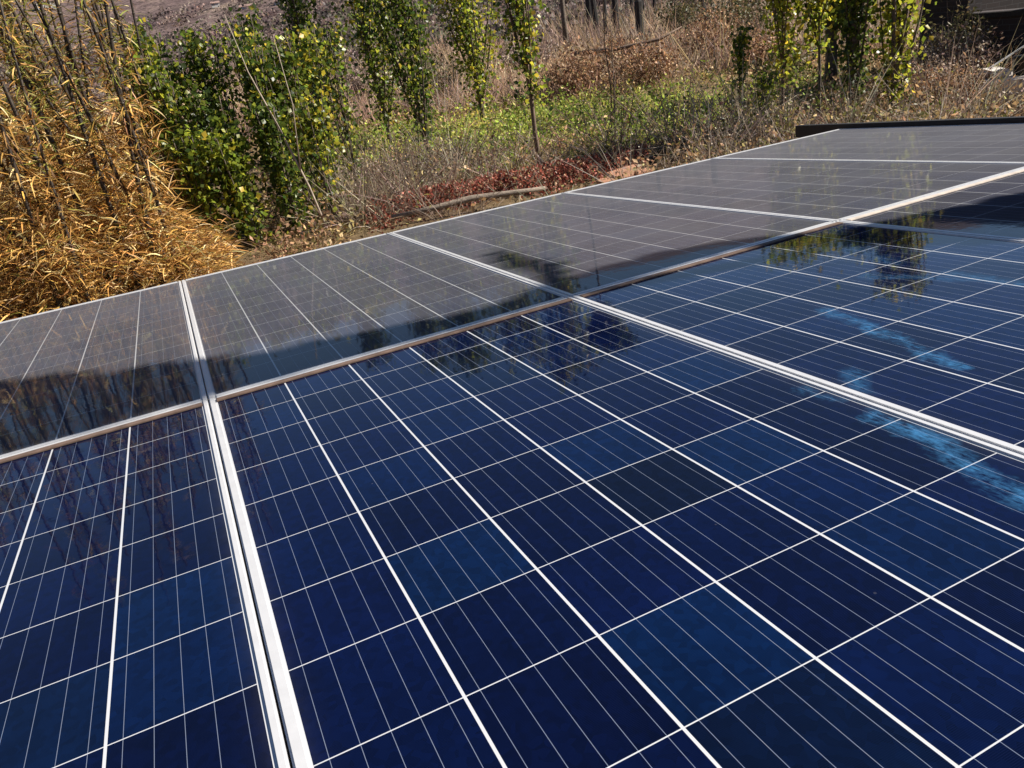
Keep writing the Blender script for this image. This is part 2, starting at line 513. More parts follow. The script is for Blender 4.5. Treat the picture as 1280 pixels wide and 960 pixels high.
def blades(P, D, length, width, seg=3, curl=0.5, g=rng, side=None):
    """curved tapering strips; D start direction; curl bends them towards the ground"""
    n = len(P)
    length = np.broadcast_to(length, (n,))[:, None]; width = np.broadcast_to(width, (n,))[:, None]
    curl = np.broadcast_to(curl, (n,))[:, None]
    D = unit(D)
    W = unit(np.cross(D, rand_dirs(n, g))) if side is None else unit(side)
    pts = []; p = P.copy(); d = D.copy()
    for k in range(seg + 1):
        w = width * (1 - k / seg) ** 0.7 * (0.6 if k == 0 else 1)
        if k < seg:
            pts += [p - W * w * 0.5, p + W * w * 0.5]
        else:
            pts += [p]
        d = unit(d + np.array([0, 0, -1.0]) * curl / seg * 1.6)
        p = p + d * length / seg
    m = 2 * seg + 1
    V = np.stack(pts, 1).reshape(-1, 3)
    b = np.arange(n)[:, None] * m
    Q = np.concatenate([b + [2 * k, 2 * k + 1, 2 * k + 3, 2 * k + 2] for k in range(seg - 1)], 1).reshape(-1, 4) if seg > 1 else np.zeros((0, 4), int)
    T = (b + [2 * seg - 2, 2 * seg - 1, 2 * seg]).reshape(-1, 3)
    return V, Q, T


def tints(n, pal, weights=None, jit=0.25, g=rng):
    pal = np.array(pal)
    k = g.choice(len(pal), n, p=None if weights is None else np.array(weights) / np.sum(weights))
    return np.clip(pal[k] * (1 + jit * g.normal(size=(n, 1))) * (1 + 0.06 * g.normal(size=(n, 3))), 0.004, 0.95)


def blade_mesh(name, P, D, length, width, col, mat, seg=3, curl=0.5, g=rng):
    V, Q, T = blades(P, D, length, width, seg, curl, g)
    c = np.concatenate([np.repeat(col, seg - 1, 0), col]) if seg > 1 else col
    return mesh_np(name, V, [Q, T], mat, c)


def leaf_mesh(name, P, size, col, mat, **k):
    V, F = diamonds(P, size, **k)
    return mesh_np(name, V, F, mat, np.repeat(col, 2, 0))


GREEN = [(0.10, 0.14, 0.022), (0.19, 0.24, 0.030), (0.045, 0.075, 0.018), (0.42, 0.43, 0.045), (0.58, 0.46, 0.05)]


def poplar(name, label, x, y, h, r, crown0, nleaf, group, weights=(3, 3, 2, 2, 0.6), lsize=0.052, trunk_r=0.032, nbranch=14, seed=0, lean=(0, 0), barkmat=None, cat="tree", taper=0.5):
    g = np.random.default_rng(1000 + seed)
    z0 = float(terrain(x, y)) - 0.03
    root = empty(name, (x, y, z0))
    tag(root, label, cat, group)
    mb = MB()
    t = np.linspace(0, 1, 9)
    wob = np.cumsum(g.normal(size=(9, 2)) * 0.012 * h / 5, 0); wob[0] = 0
    ax = np.stack([wob[:, 0] + lean[0] * t * h, wob[:, 1] + lean[1] * t * h, t * h], 1)
    mb.tube(ax, trunk_r * (1 - 0.9 * t) + 0.003, 7)
    pts = []
    for b in range(nbranch):
        s0 = crown0 / h + (0.88 - crown0 / h) * ((b + g.random()) / nbranch) ** 1.5
        p0 = np.array([np.interp(s0, t, ax[:, k]) for k in range(3)])
        an = g.random() * 2 * math.pi
        L = min((0.9 + 0.6 * g.random()) * min(1.6, (1 - s0) * h * 0.8 + 0.25), h * 1.03 - p0[2])
        reach = r * (0.55 + 0.6 * g.random()) * (1 - taper * s0)
        tt = np.linspace(0, 1, 5)[:, None]
        end = p0 + np.array([math.cos(an) * reach, math.sin(an) * reach, L])
        mid = p0 + np.array([math.cos(an) * reach * 0.75, math.sin(an) * reach * 0.75, L * 0.4])
        bz = (1 - tt) ** 2 * p0 + 2 * tt * (1 - tt) * mid + tt ** 2 * end
        mb.tube(bz, np.linspace(trunk_r * 0.5, 0.004, 5), 5)
        pts.append((bz, L))
    mb.build("trunk", barkmat or M_bark, root, smooth=True)
    P = []
    nleaf = int(nleaf * (1.15 if cat == 'sapling' else 2.2))
    per = max(1, int(nleaf * 0.80 / nbranch))
    for bz, L in pts:
        n = int(per * (0.5 + 1.0 * g.random()))
        s = g.random(n) ** 0.8 * 4
        i = np.minimum(s.astype(int), 3); f = (s - i)[:, None]
        q = bz[i] * (1 - f) + bz[i + 1] * f
        P.append(q + g.normal(size=(n, 3)) * np.array([0.06, 0.06, 0.06]) * (0.6 + r * 1.5))
    n = int(nleaf * 0.20)
    s = g.uniform(crown0 / h, 1, n)
    q = np.stack([np.interp(s, t, ax[:, k]) for k in range(3)], 1)
    P.append(q + g.normal(size=(n, 3)) * (0.05 + 0.20 * r))
    P = np.concatenate(P)
    col = tints(len(P), GREEN, weights, 0.22, g)
    me = leaf_mesh("crown", P, g.uniform(0.5, 1.4, len(P)) * lsize, col, M_leaf, aspect=0.85, g=g, droop=0.35)
    link("crown", me, root)
    return root


# ------------------------------------------------------------------ solar array
def lam_mesh(mat):
    e = 0.0125
    mb = MB()
    mb.box(e, PW - e, e, PH - e, -0.006, 0.0)
    return mb.mesh("laminate", mat)


lam_meshes = {k: lam_mesh(m) for k, m in (("n", M_lam), ("a", M_lam_a), ("b", M_lam_b))}


def frame_mesh():
    mb = MB()
    g, l, zt, zb, rl = 0.0013, 0.0180, 0.0030, -0.035, 0.0140
    mb.box(g, l, g, PH - g, zb, zt)
    mb.box(PW - rl, PW - g, g, PH - g, zb, zt)
    mb.box(l + 0.0002, PW - rl - 0.0002, g, l, zb, zt)
    mb.box(l + 0.0002, PW - rl - 0.0002, PH - l, PH - g, zb, zt)
    return mb.mesh("frame", M_alu, bevel=0.0028)


fr_mesh = frame_mesh()
sb = MB(); sb.box(0.0185, PW - 0.0145, PH - 0.041, PH - 0.0178, 0.0005, 0.0045)  # added strip over the top edge of near panels, in brown and cream
strip_brown = sb.mesh("edge_strip", M_brown, bevel=0.001)
strip_cream = sb.mesh("edge_strip", M_cream, bevel=0.001)
jb = MB(); jb.box(PW / 2 - 0.06, PW / 2 + 0.06, PH - 0.2, PH - 0.09, -0.03, -0.007)
jbox = jb.mesh("junction_box", M_blk, bevel=0.004)


def array_matrix(x, y, z=0.0):
    p = arr(x, y, z)
    return Matrix(((M[0][0], M[0][1], M[0][2], p[0]), (M[1][0], M[1][1], M[1][2], p[1]), (M[2][0], M[2][1], M[2][2], p[2]), (0, 0, 0, 1)))


def panel(col, near, label, dust, lam="n", strip=None):
    root = empty("solar_panel", mat=array_matrix(col * PW, -PH if near else 0.0, 0.0))
    tag(root, label, "solar panel", "solar panels of the ground array")
    link("frame", fr_mesh, root)
    o = link("laminate", lam_meshes[lam], root)
    o.color = (dust, 0, 0, 1)
    link("junction_box", jbox, root)
    if strip is not None: link("edge_strip", strip, root)
    return root


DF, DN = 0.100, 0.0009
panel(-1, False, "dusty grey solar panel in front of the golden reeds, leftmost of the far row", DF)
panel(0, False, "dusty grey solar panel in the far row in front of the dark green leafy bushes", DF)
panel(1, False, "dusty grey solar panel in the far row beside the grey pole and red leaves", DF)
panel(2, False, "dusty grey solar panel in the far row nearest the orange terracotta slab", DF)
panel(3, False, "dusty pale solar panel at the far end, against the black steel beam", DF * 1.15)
panel(-1, True, "dark navy solar panel at the lower left with the reeds mirrored in it", DN, strip=strip_brown)
panel(0, True, "large dark blue solar panel in the middle foreground, light blue marks at its right", DN, "a", strip_brown)
panel(1, True, "dark blue solar panel with a broken light blue streak, right of the foreground panel", DN * 1.6, "b", strip_brown)
panel(2, True, "blue solar panel at the right edge, its upper part pale with dust", DF * 0.7, strip=strip_cream)

rack = empty("mounting_rack", mat=array_matrix(0, 0, 0))
tag(rack, "dark steel rack carrying the solar panels, its black end beam beyond the farthest panel", "rack")
for yy in (-1.55, -0.4, 0.4, 1.55):
    mb = MB(); mb.box(-1.0, 4.05, yy - 0.03, yy + 0.03, -0.095, -0.0365); mb.build("rail", M_brown, rack)
mb = MB(); mb.box(-1.0, 3.04, -0.035, 0.035, -0.095, -0.0365); mb.build("rail", M_brown, rack)
mb = MB(); mb.box(4.075, 4.125, -2.0, 2.36, -0.05, 0.028); mb.build("end_beam", M_black, rack, bevel=0.002)
for xx in (-0.9, 0.7, 2.3, 3.9):
    for yy in (-1.55, 0.4, 1.55):
        p = arr(xx, yy, -0.095)
        lz = p[2] / M[2][2]
        mb = MB(); mb.box(xx - 0.025, xx + 0.025, yy - 0.025, yy + 0.025, -0.096 - lz - 0.05, -0.0955); mb.build("leg", M_brown, rack)

# ------------------------------------------------------------------ added unseen tree, its crown shaped to cast the shade band on the panels
def shade_tree():
    g = np.random.default_rng(55)
    Sv = np.array(S)
    edge = np.array([(-1.6, 1.25), (-0.57, 0.76), (-0.42, 0.65), (-0.26, 0.50), (-0.13, 0.44), (0.0, 0.39), (0.02, 0.32), (0.17, 0.30), (0.32, 0.23),
                     (0.50, 0.20), (0.67, 0.11), (0.87, 0.09), (1.02, 0.13), (1.07, 0.09), (1.15, 0.17), (1.26, 0.20), (1.40, 0.20), (1.54, 0.16), (1.68, 0.10),
                     (1.83, -0.17), (2.06, -0.17), (2.27, -0.20), (2.52, -0.29), (3.2, -0.45)])
    N = 15000
    x = g.uniform(-1.7, 3.1, N)
    wob = lambda q: 0.022 * np.sin(q * 19 + 1) * np.sin(q * 7.3) + 0.016 * np.sin(q * 43 + 2) + 0.05 * np.exp(-((q + 0.40) / 0.05) ** 2) + 0.04 * np.exp(-((q + 0.14) / 0.04) ** 2)
    e = np.interp(x, edge[:, 0], edge[:, 1]) + wob(x)
    lo = np.interp(x, [-1.7, 1.72, 2.05, 3.1], [0.065, 0.050, -0.62, -1.0])
    y = e - 0.03 - g.random(N) * (e - 0.03 - lo)
    # a denser rim so that the outline is clean
    n2 = 5000
    x2 = g.uniform(-1.7, 3.1, n2); y2 = np.interp(x2, edge[:, 0], edge[:, 1]) + wob(x2) - 0.035 - np.minimum(np.abs(g.normal(size=n2)) * 0.05, np.maximum(0, np.interp(x2, edge[:, 0], edge[:, 1]) - 0.10))
    # leaves along the twig, laid out to cast the pointed shadow spike
    n3 = 90
    s3 = g.random(n3); x3 = 1.06 + 0.13 * s3 + g.normal(size=n3) * 0.012 * (1 - s3) ** 1.2 + 0.03 * np.sin(s3 * 5); y3 = 0.08 + 0.80 * s3
    x = np.concatenate([x, x2, x3]); y = np.concatenate([y, y2, y3])
    P = O + np.stack([x, y, np.zeros(len(x))], 1) @ M.T
    xc = 5.2 + g.normal(size=len(x)) * 0.28
    t = (xc - P[:, 0]) / Sv[0]
    P = P + t[:, None] * Sv
    bx, by = 5.22, float(P[:, 1].mean())
    root = empty("added_shade_tree", (bx, by, 0))
    tag(root, "slim leafy tree added out of view off the right end to cast shade on the array", "tree")
    col = tints(len(P), GREEN, (3, 2, 3, 1, 0.1), 0.2, g)
    me = leaf_mesh("crown", P - np.array([bx, by, 0]), g.uniform(0.05, 0.085, len(P)), col, M_shade, aspect=0.9, g=g, bend=0.15)
    link("crown", me, root)
    mb = MB()
    mb.tube([(0, 0, -0.05), (0.02, 0, 0.9), (0, 0.03, 1.8), (0.03, 0, 3.0), (0, 0, 4.6)], [0.11, 0.09, 0.075, 0.05, 0.012], 8)
    for k in range(10):
        z = 1.2 + 0.3 * k; a = k * 2.4
        mb.tube([(0, 0, z), (0.08 * math.cos(a), 0.1 * math.sin(a), z + 0.25), (0.12 * math.cos(a), 0.2 * math.sin(a), z + 0.6)], [0.035, 0.022, 0.006], 5)
    mb.build("trunk", M_bark, root, smooth=True)
    # twig added to throw the shadow spike
    q = []
    for s in (0.0, 0.35, 0.7, 1.0):
        p = arr(1.06 + 0.13 * s, 0.02 + 0.90 * s); q.append(p + (5.2 - p[0]) / Sv[0] * Sv - np.array([bx, by, 0]))
    mb = MB(); mb.tube(q, [0.028, 0.022, 0.014, 0.004], 6); mb.build("twig", M_bark, root)


shade_tree()

# ------------------------------------------------------------------ reeds
GOLD = [(0.50, 0.27, 0.070), (0.62, 0.38, 0.115), (0.20, 0.095, 0.030), (0.74, 0.56, 0.28), (0.22, 0.22, 0.04)]


def reed_meshes(seed, h):
    g = np.random.default_rng(300 + seed)
    mb = MB()
    t = np.linspace(0, 1, 12)
    bend = 0.05 * g.normal(size=2)
    ax = np.stack([bend[0] * h * t ** 2, bend[1] * h * t ** 2, h * t], 1)
    rad = (0.0165 if seed < 6 else 0.0185) * (1 - 0.65 * t) + 0.002
    mb.tube(ax, rad, 6)
    for k in range(1, 13):                                     # joints of the cane
        s = k / 13
        p = np.array([np.interp(s, t, ax[:, i]) for i in range(3)])
        r_ = np.interp(s, t, rad) * 1.25
        mb.tube([p - [0, 0, 0.008], p + [0, 0, 0.008]], [r_, r_], 6)
    stem = mb.mesh("stem", M_cane, smooth=True)
    n = 900 if seed < 6 else 190
    s = np.concatenate([0.46 * g.random(int(n * 0.64)) ** 0.9, 0.44 + 0.54 * g.random(n - int(n * 0.64)) ** 1.5])
    P = np.stack([np.interp(s, t, ax[:, i]) for i in range(3)], 1)
    an = g.random(n) * 2 * math.pi
    P = P + np.stack([np.cos(an), np.sin(an), 0 * an], 1) * (0.02 + 0.16 * g.random(n) * (s < 0.47))[:, None]
    D = np.stack([np.cos(an), np.sin(an), g.uniform(-0.7, 0.9, n)], 1)
    D = D + g.normal(size=(n, 3)) * 0.5
    col = tints(n, GOLD, (4, 3, 3.4, 2.0, 0.7), 0.35, g)
    hi = s > 0.46
    col[hi] = tints(hi.sum(), GOLD, (2, 1.2, 1.6, 0.8, 4.4), 0.28, g)
    lv = blade_mesh("leaves", P, D, g.uniform(0.07, 0.20, n) * np.where(hi, 0.75, 1), g.uniform(0.007, 0.017, n), col, M_dry, seg=3, curl=g.uniform(-0.2, 0.85, n), g=g)
    return stem, lv


variants = [reed_meshes(i, h) for i, h in enumerate((2.6, 2.9, 3.1, 2.4, 2.7, 3.0, 3.5, 3.3, 3.7))]
g = np.random.default_rng(21)
reed_spots = []
while len(reed_spots) < 104:
    y = g.uniform(4.9, 8.6)
    x = g.uniform(-0.80 * y - 0.4, -0.36 * y - 0.05)
    if y < 4.9 + 0.32 * (x + 5.2): continue
    if all((x - a) ** 2 + (y - b) ** 2 > 0.018 for a, b in reed_spots): reed_spots.append((x, y))
for i, (x, y) in enumerate(reed_spots):
    st, lv = variants[i % 6 if i % 3 else 6 + (i // 3) % 3]
    rt = empty("giant_reed", (x, y, float(terrain(x, y)) - 0.03), g.random() * 6.28)
    tl = 0.42 if i % 5 == 1 and i % 3 else 0.06
    rt.rotation_euler = (g.normal() * tl, -abs(g.normal()) * tl, g.random() * 6.28 if tl < 0.1 else g.normal() * 0.3)
    k = g.uniform(0.72, 1.15); rt.scale = (1, 1, k)
    tag(rt, "tall dry cane with golden drooping leaves in the reed thicket left of the panels", "reed", "canes of the golden reed thicket")
    link("stem", st, rt); link("leaves", lv, rt)

# fallen and hanging dry blades piled between the canes
n = 36000
y = g.uniform(4.7, 8.2, n); x = g.uniform(-0.82, -0.33, n) * y
hz = np.where(x < -2.2, 1.35, 0.9) * (0.55 + 0.45 * np.sin(x * 3.1 + y * 1.7) * np.sin(x * 1.3 - y * 2.3 + 1))
keep = y > 4.7 + 0.32 * (x + 5.2)
P = np.stack([x, y, terrain(x, y) + g.random(n) ** 0.8 * np.maximum(hz * 0.85, 0.2)], 1)[keep]
n = len(P)
an = g.random(n) * 6.28
me = blade_mesh("dry_reed_litter", P, np.stack([np.cos(an), np.sin(an), g.uniform(-0.2, 0.9, n)], 1), g.uniform(0.06, 0.20, n), g.uniform(0.006, 0.014, n),
                tints(n, GOLD, (4, 3, 3, 1.6, 0.2), 0.3, g), M_dry, seg=3, curl=g.uniform(0.0, 0.9, n), g=g)
tag(link("dry_reed_litter", me), "tangle of fallen golden reed leaves at the foot of the canes", "reed litter", kind="stuff")

# ------------------------------------------------------------------ leafy saplings right of the reeds
GB = "leafy saplings between the reeds and the poplars"
for i, (x, y, h, r, nl, w, lab) in enumerate([
    (-2.62, 7.3, 1.55, 0.17, 1500, (3, 3, 2, 1.4, 0.3), "dark green leafy sapling standing against the golden reeds"),
    (-2.42, 6.95, 1.05, 0.17, 1250, (2, 4, 1, 2.2, 0.2), "low bright green leafy sapling beside the panel edge and the reeds"),
    (-2.08, 7.05, 1.00, 0.20, 1600, (2, 5, 1, 1.8, 0.2), "bright green bushy sapling just behind the panel frame"),
    (-2.33, 7.9, 1.80, 0.20, 1700, (3, 2, 3, 0.8, 0.4), "tall dark sapling at the back of the leafy clump by the reeds"),
    (-1.88, 7.6, 1.62, 0.20, 1700, (3, 2, 3, 1.2, 0.7), "dark leafy sapling behind the pale slanting stem"),
    (-1.50, 8.1, 1.72, 0.24, 1600, (2, 2, 2, 2, 1.8), "sapling with yellowing leaves at the right of the leafy clump"),
    (-1.44, 7.5, 1.15, 0.18, 900, (2, 2, 2, 2, 1.8), "short yellow-green sapling next to the dry weeds by the panel edge"),
    (-2.95, 8.2, 1.95, 0.22, 1300, (2, 3, 2, 2.5, 1.0), "thin green sapling half hidden among the canes"),
    (-2.05, 8.5, 1.95, 0.20, 1200, (3, 2, 3, 1, 0.6), "narrow dark sapling at the very back of the leafy clump"),
    (-2.25, 7.35, 1.30, 0.20, 1700, (4, 2, 4, 0.6, 0.1), "dark sapling in the middle of the clump behind the bright bushy one"),
    (-1.72, 7.25, 1.15, 0.20, 1600, (4, 2, 4, 0.6, 0.2), "short dark sapling close behind the foot of the pale slanting stem"),
    (-1.68, 7.75, 1.60, 0.22, 1700, (4, 2, 3, 1.0, 0.4), "leafy dark sapling between the slanting stem and the yellowing one"),
    (-2.62, 7.75, 1.60, 0.22, 1500, (3, 3, 3, 1.2, 0.4), "green sapling behind the one that touches the golden reeds"),
    (-1.98, 7.95, 1.75, 0.22, 1500, (3, 2, 3, 1.6, 0.8), "sapling with a yellow-green top in the middle back of the clump"),
    (-2.82, 7.65, 1.70, 0.18, 1200, (3, 3, 2, 2.5, 0.8), "thin yellow-green sapling at the inner edge of the reeds"),
    (-1.32, 8.6, 1.75, 0.20, 1300, (3, 2, 3, 1.4, 1.0), "slim sapling at the right back of the clump nearest the poplars"),
]):
    poplar("leafy_sapling", lab, x, y, h, r, 0.10, int(nl * 0.80), GB, w, 0.047, 0.014, 11, seed=50 + i, taper=0.5, cat="sapling")

rt = empty("bare_sapling", (-1.42, 7.05, -0.03))
tag(rt, "pale bare slanting sapling in front of the dark green saplings", "sapling")
mb = MB(); mb.tube([(0, 0, 0), (-0.08, 0.0, 0.5), (-0.22, 0.02, 1.05), (-0.35, 0.03, 1.5), (-0.42, 0.05, 1.95)], [0.013, 0.011, 0.009, 0.006, 0.003], 6)
mb.tube([(-0.12, 0, 0.65), (-0.05, 0.02, 1.2), (-0.07, 0.03, 1.75)], [0.007, 0.005, 0.002], 5)
mb.build("stem", M_pale, rt, smooth=True)

# ------------------------------------------------------------------ poplars
GP = "young poplars in the field"
poplar("poplar_tree", "slim dark green poplar nearest the leafy clump and the reeds", -1.95, 11.0, 3.0, 0.24, 0.25, 1100, GP, (3, 2, 3, 0.8, 0.1), 0.055, 0.03, 15, seed=1)
poplar("poplar_tree", "leaning twin poplar, left one of the close pair, yellow leaves low on its trunk", -1.28, 12.6, 3.5, 0.46, 0.35, 1700, GP, (3, 3, 2, 1.6, 0.5), 0.058, 0.035, 17, seed=2, lean=(-0.02, 0))
poplar("poplar_tree", "dense dark poplar, right one of the close pair, leaves down to the grass", -0.62, 10.9, 3.2, 0.44, 0.25, 2000, GP, (4, 2, 3, 0.9, 0.1), 0.055, 0.035, 18, seed=3)
poplar("poplar_tree", "bright yellow-green poplar in the middle of the field behind the green grass", 0.22, 13.6, 4.1, 0.58, 0.35, 2600, GP, (2, 4, 1, 3, 1.0), 0.060, 0.04, 20, seed=4)
poplar("poplar_tree", "poplar with a bare lower trunk rising from the red leaves", 0.72, 9.1, 3.1, 0.36, 0.70, 1500, GP, (2, 3, 2, 2, 1.4), 0.052, 0.026, 15, seed=5, barkmat=M_twig)
poplar("poplar_tree", "thin poplar with a bare pale trunk, leftmost of the group near the brick house", 3.55, 9.1, 2.0, 0.30, 0.6, 700, GP, (1, 3, 0.6, 4, 1.6), 0.055, 0.02, 11, seed=6, barkmat=M_twig)
poplar("poplar_tree", "thin straight poplar left of the old forked tree", 3.9, 8.9, 2.0, 0.30, 0.75, 640, GP, (1, 3, 0.6, 4, 1.8), 0.055, 0.018, 10, seed=7)
poplar("poplar_tree", "dark ivy-clad poplar between the forked tree and the house corner", 4.13, 8.6, 2.05, 0.22, 0.08, 1300, GP, (4, 2, 4, 0.6, 0.2), 0.05, 0.035, 16, seed=8)
poplar("poplar_tree", "yellow-green poplar closest to the corner of the brick house", 4.42, 8.3, 2.6, 0.32, 0.10, 1500, GP, (1, 3, 0.8, 4.5, 1.6), 0.052, 0.036, 18, seed=9)
poplar("poplar_sapling", "small green sapling in the tall dry grass, left of the thin poplars", 4.05, 12.0, 1.0, 0.14, 0.2, 420, None, (3, 3, 1, 2, 0.4), 0.055, 0.012, 7, seed=10, cat="sapling")
poplar("poplar_sapling", "tiny green sapling at the foot of the leftmost thin poplar", 3.3, 8.9, 0.62, 0.12, 0.15, 240, None, (3, 3, 1, 2, 0.2), 0.05, 0.01, 6, seed=11, cat="sapling")
poplar("leafy_tree", "tree with a thick dark forked trunk behind the right-hand poplars", 5.55, 12.3, 2.7, 1.15, 0.75, 3600, None, (1, 3, 0.8, 4, 1.6), 0.07, 0.10, 20, seed=12, taper=0.2)
poplar("leafy_tree", "dark tree in the far field with a straight black trunk and a high round crown", 4.35, 33.8, 9.3, 1.2, 7.6, 1500, None, (4, 1, 5, 0.3, 0.05), 0.20, 0.11, 20, seed=13, taper=0.1)

# bare twiggy sapling
def bare_sapling(x, y, h, seed, label, mat=M_twig, nb=22, spread=0.22):
    g = np.random.default_rng(seed)
    rt = empty("bare_sapling", (x, y, float(terrain(x, y)) - 0.03))
    tag(rt, label, "sapling")
    mb = MB()
    for s in range(2):
        mb.tube([(0.03 * s, 0, 0), (0.02 + 0.05 * s, 0.01, h * 0.4), (-0.02 + 0.10 * s, 0, h * 0.75), (0.02 + 0.08 * s, 0, h)], [0.013, 0.011, 0.007, 0.002], 5)
    for b in range(nb):
        z = g.uniform(0.3, 0.95) * h; a = g.random() * 6.28; L = g.uniform(0.15, 0.4)
        x0 = g.uniform(0, 0.07)
        mb.tube([(x0, 0, z), (x0 + math.cos(a) * spread * 0.5, math.sin(a) * spread * 0.5, z + L * 0.5), (x0 + math.cos(a) * spread, math.sin(a) * spread, z + L)], [0.004, 0.003, 0.0012], 4)
    mb.build("stem", mat, rt, smooth=True)


bare_sapling(2.04, 11.6, 1.5, 5, "leafless twiggy sapling standing alone in the green grass")

# ------------------------------------------------------------------ shrubs
def shrub(name, label, x, y, rx, h, ntw, nleaf, pal, lsize, group, seed, twmat=None, twr=0.004, w=None, cat="shrub"):
    g = np.random.default_rng(500 + seed)
    z0 = float(terrain(x, y)) - 0.04
    rt = empty(name, (x, y, z0))
    tag(rt, label, cat, group)
    mb = MB(); tips = []
    for k in range(ntw):
        a = g.random() * 6.28; s = g.random() ** 0.6
        b0 = np.array([math.cos(a), math.sin(a), 0]) * rx * 0.25 * g.random()
        e = np.array([math.cos(a) * rx * s, math.sin(a) * rx * s, h * (1 - 0.45 * s * s) * g.uniform(0.6, 1.1)])
        m_ = b0 * 0.5 + e * 0.5 + g.normal(size=3) * 0.08 * h + [0, 0, 0.1 * h]
        tt = np.linspace(0, 1, 5)[:, None]
        bz = (1 - tt) ** 2 * b0 + 2 * tt * (1 - tt) * m_ + tt ** 2 * e
        mb.tube(bz, np.linspace(twr, twr * 0.3, 5), 4)
        tips.append(bz)
        for q in range(2):
            p = bz[g.integers(2, 5)]; mb.tube([p, p + rand_dirs(1, g)[0] * 0.16 * h + [0, 0, 0.05]], [twr * 0.5, twr * 0.2], 3)
    mb.build("twigs", twmat or M_twig, rt)
    tips = np.array(tips)
    i = g.integers(0, ntw, nleaf); s = g.uniform(1.2, 4, nleaf); k = np.minimum(s.astype(int), 3); f = (s - k)[:, None]
    P = tips[i, k] * (1 - f) + tips[i, k + 1] * f + g.normal(size=(nleaf, 3)) * 0.07 * h
    P[:, 2] = np.maximum(P[:, 2], 0.03)
    link("foliage", leaf_mesh("foliage", P, g.uniform(0.6, 1.2, nleaf) * lsize, tints(nleaf, pal, w, 0.3, g), M_dry, aspect=0.45, g=g), rt)


BROWN = [(0.28, 0.155, 0.085), (0.42, 0.24, 0.13), (0.15, 0.08, 0.05), (0.52, 0.35, 0.20)]
OLIVE = [(0.085, 0.085, 0.035), (0.12, 0.11, 0.045), (0.05, 0.055, 0.025), (0.20, 0.15, 0.07)]
MAUVE = [(0.24, 0.175, 0.145), (0.34, 0.26, 0.21), (0.14, 0.10, 0.085), (0.44, 0.34, 0.27)]
GD = "dry brown shrubs across the field"
for i, a in enumerate([
    ("dry_shrub", "rounded rusty brown shrub behind the leafless sapling", 2.5, 17.0, 1.0, 1.05, 70, 2600, BROWN, 0.085),
    ("dry_shrub", "tan and brown shrub right of the leafless sapling", 3.55, 16.0, 0.75, 0.95, 60, 2000, BROWN, 0.08),
    ("dry_shrub", "reddish brown shrub left of the big olive bush", 5.7, 18.6, 0.95, 1.25, 60, 2400, BROWN, 0.09),
    ("dry_shrub", "pinkish brown shrub in front of the olive bush, near the thin poplars", 6.2, 16.6, 0.9, 0.8, 55, 1800, BROWN, 0.085),
    ("olive_bush", "large olive green bush in the far field left of the poplar group", 7.6, 23.0, 1.5, 1.9, 60, 3200, OLIVE, 0.11),
    ("olive_bush", "small olive bush among the dark posts", 8.2, 31.0, 1.0, 1.5, 40, 1400, OLIVE, 0.13),
    ("dark_bush", "dark bush under the left side of the yellow-green poplar", -0.75, 19.5, 0.9, 1.5, 60, 2300, OLIVE, 0.085),
    ("dark_bush", "dark green low bush behind the thin poplars", 5.4, 13.6, 0.7, 0.6, 40, 1300, OLIVE, 0.07),
    ("dry_shrub", "grey twiggy shrub beneath the wall, right of the yellow-green poplar", 5.25, 9.1, 0.65, 0.55, 120, 1700, MAUVE, 0.05),
    ("dry_shrub", "tan twiggy shrub under the house window", 6.2, 10.3, 0.7, 0.7, 120, 1700, MAUVE, 0.055),
    ("dry_shrub", "brown shrub between the panels and the house corner", 4.95, 8.55, 0.55, 0.55, 90, 1300, BROWN, 0.05),
    ("dry_shrub", "low brown shrub beside the concrete ledge", 5.25, 8.5, 0.45, 0.42, 90, 1300, BROWN, 0.05),
    ("dry_shrub", "pale grey twiggy shrub in front of the concrete ledge at the right edge", 5.35, 7.55, 0.4, 0.28, 90, 500, MAUVE, 0.04),
    ("olive_bush", "grey-green bush against the dark brick wall", 6.6, 10.9, 0.5, 0.85, 80, 1500, OLIVE, 0.06),
    ("dry_shrub", "rusty shrub at the foot of the dark posts", 4.6, 24.0, 0.9, 0.9, 50, 1500, BROWN, 0.10),
    ("dry_shrub", "mauve brown shrub far behind the close pair of poplars", -2.8, 24.0, 1.4, 1.3, 50, 1700, MAUVE, 0.12),
    ("dry_shrub", "mauve brown shrub far behind the yellow-green poplar", 2.2, 27.0, 1.3, 1.2, 50, 1700, MAUVE, 0.12),
    ("dark_bush", "dark bush on the field edge above the leafy saplings", -3.7, 20.0, 1.0, 1.5, 60, 1900, OLIVE, 0.085),
]):
    nm, lb, x, y, rx, h, nt_, nl, pal, ls = a
    shrub(nm, lb, x, y, rx, h, nt_, nl, pal, ls, GD if nm == "dry_shrub" else None, i)

# ------------------------------------------------------------------ posts in the far field
def post(x, y, h, w, label, lean=0.0):
    rt = MB()
    k = 7
    ang = np.arange(k) / k * 6.28
    g = np.random.default_rng(int(abs(x * 100)))
    w *= 1.25; h *= 1.15
    rt.tube([(0, 0, -0.3), (lean * 0.4, 0, h * 0.4), (lean, 0.01, h * 0.96), (lean, 0.01, h)], [w * 0.55, w * 0.5, w * 0.48, w * 0.3], 7)
    o = rt.build("wooden_post", M_post)
    o.location = (x, y, float(terrain(x, y)))
    tag(o, label, "post", "dark wooden posts in the far field")


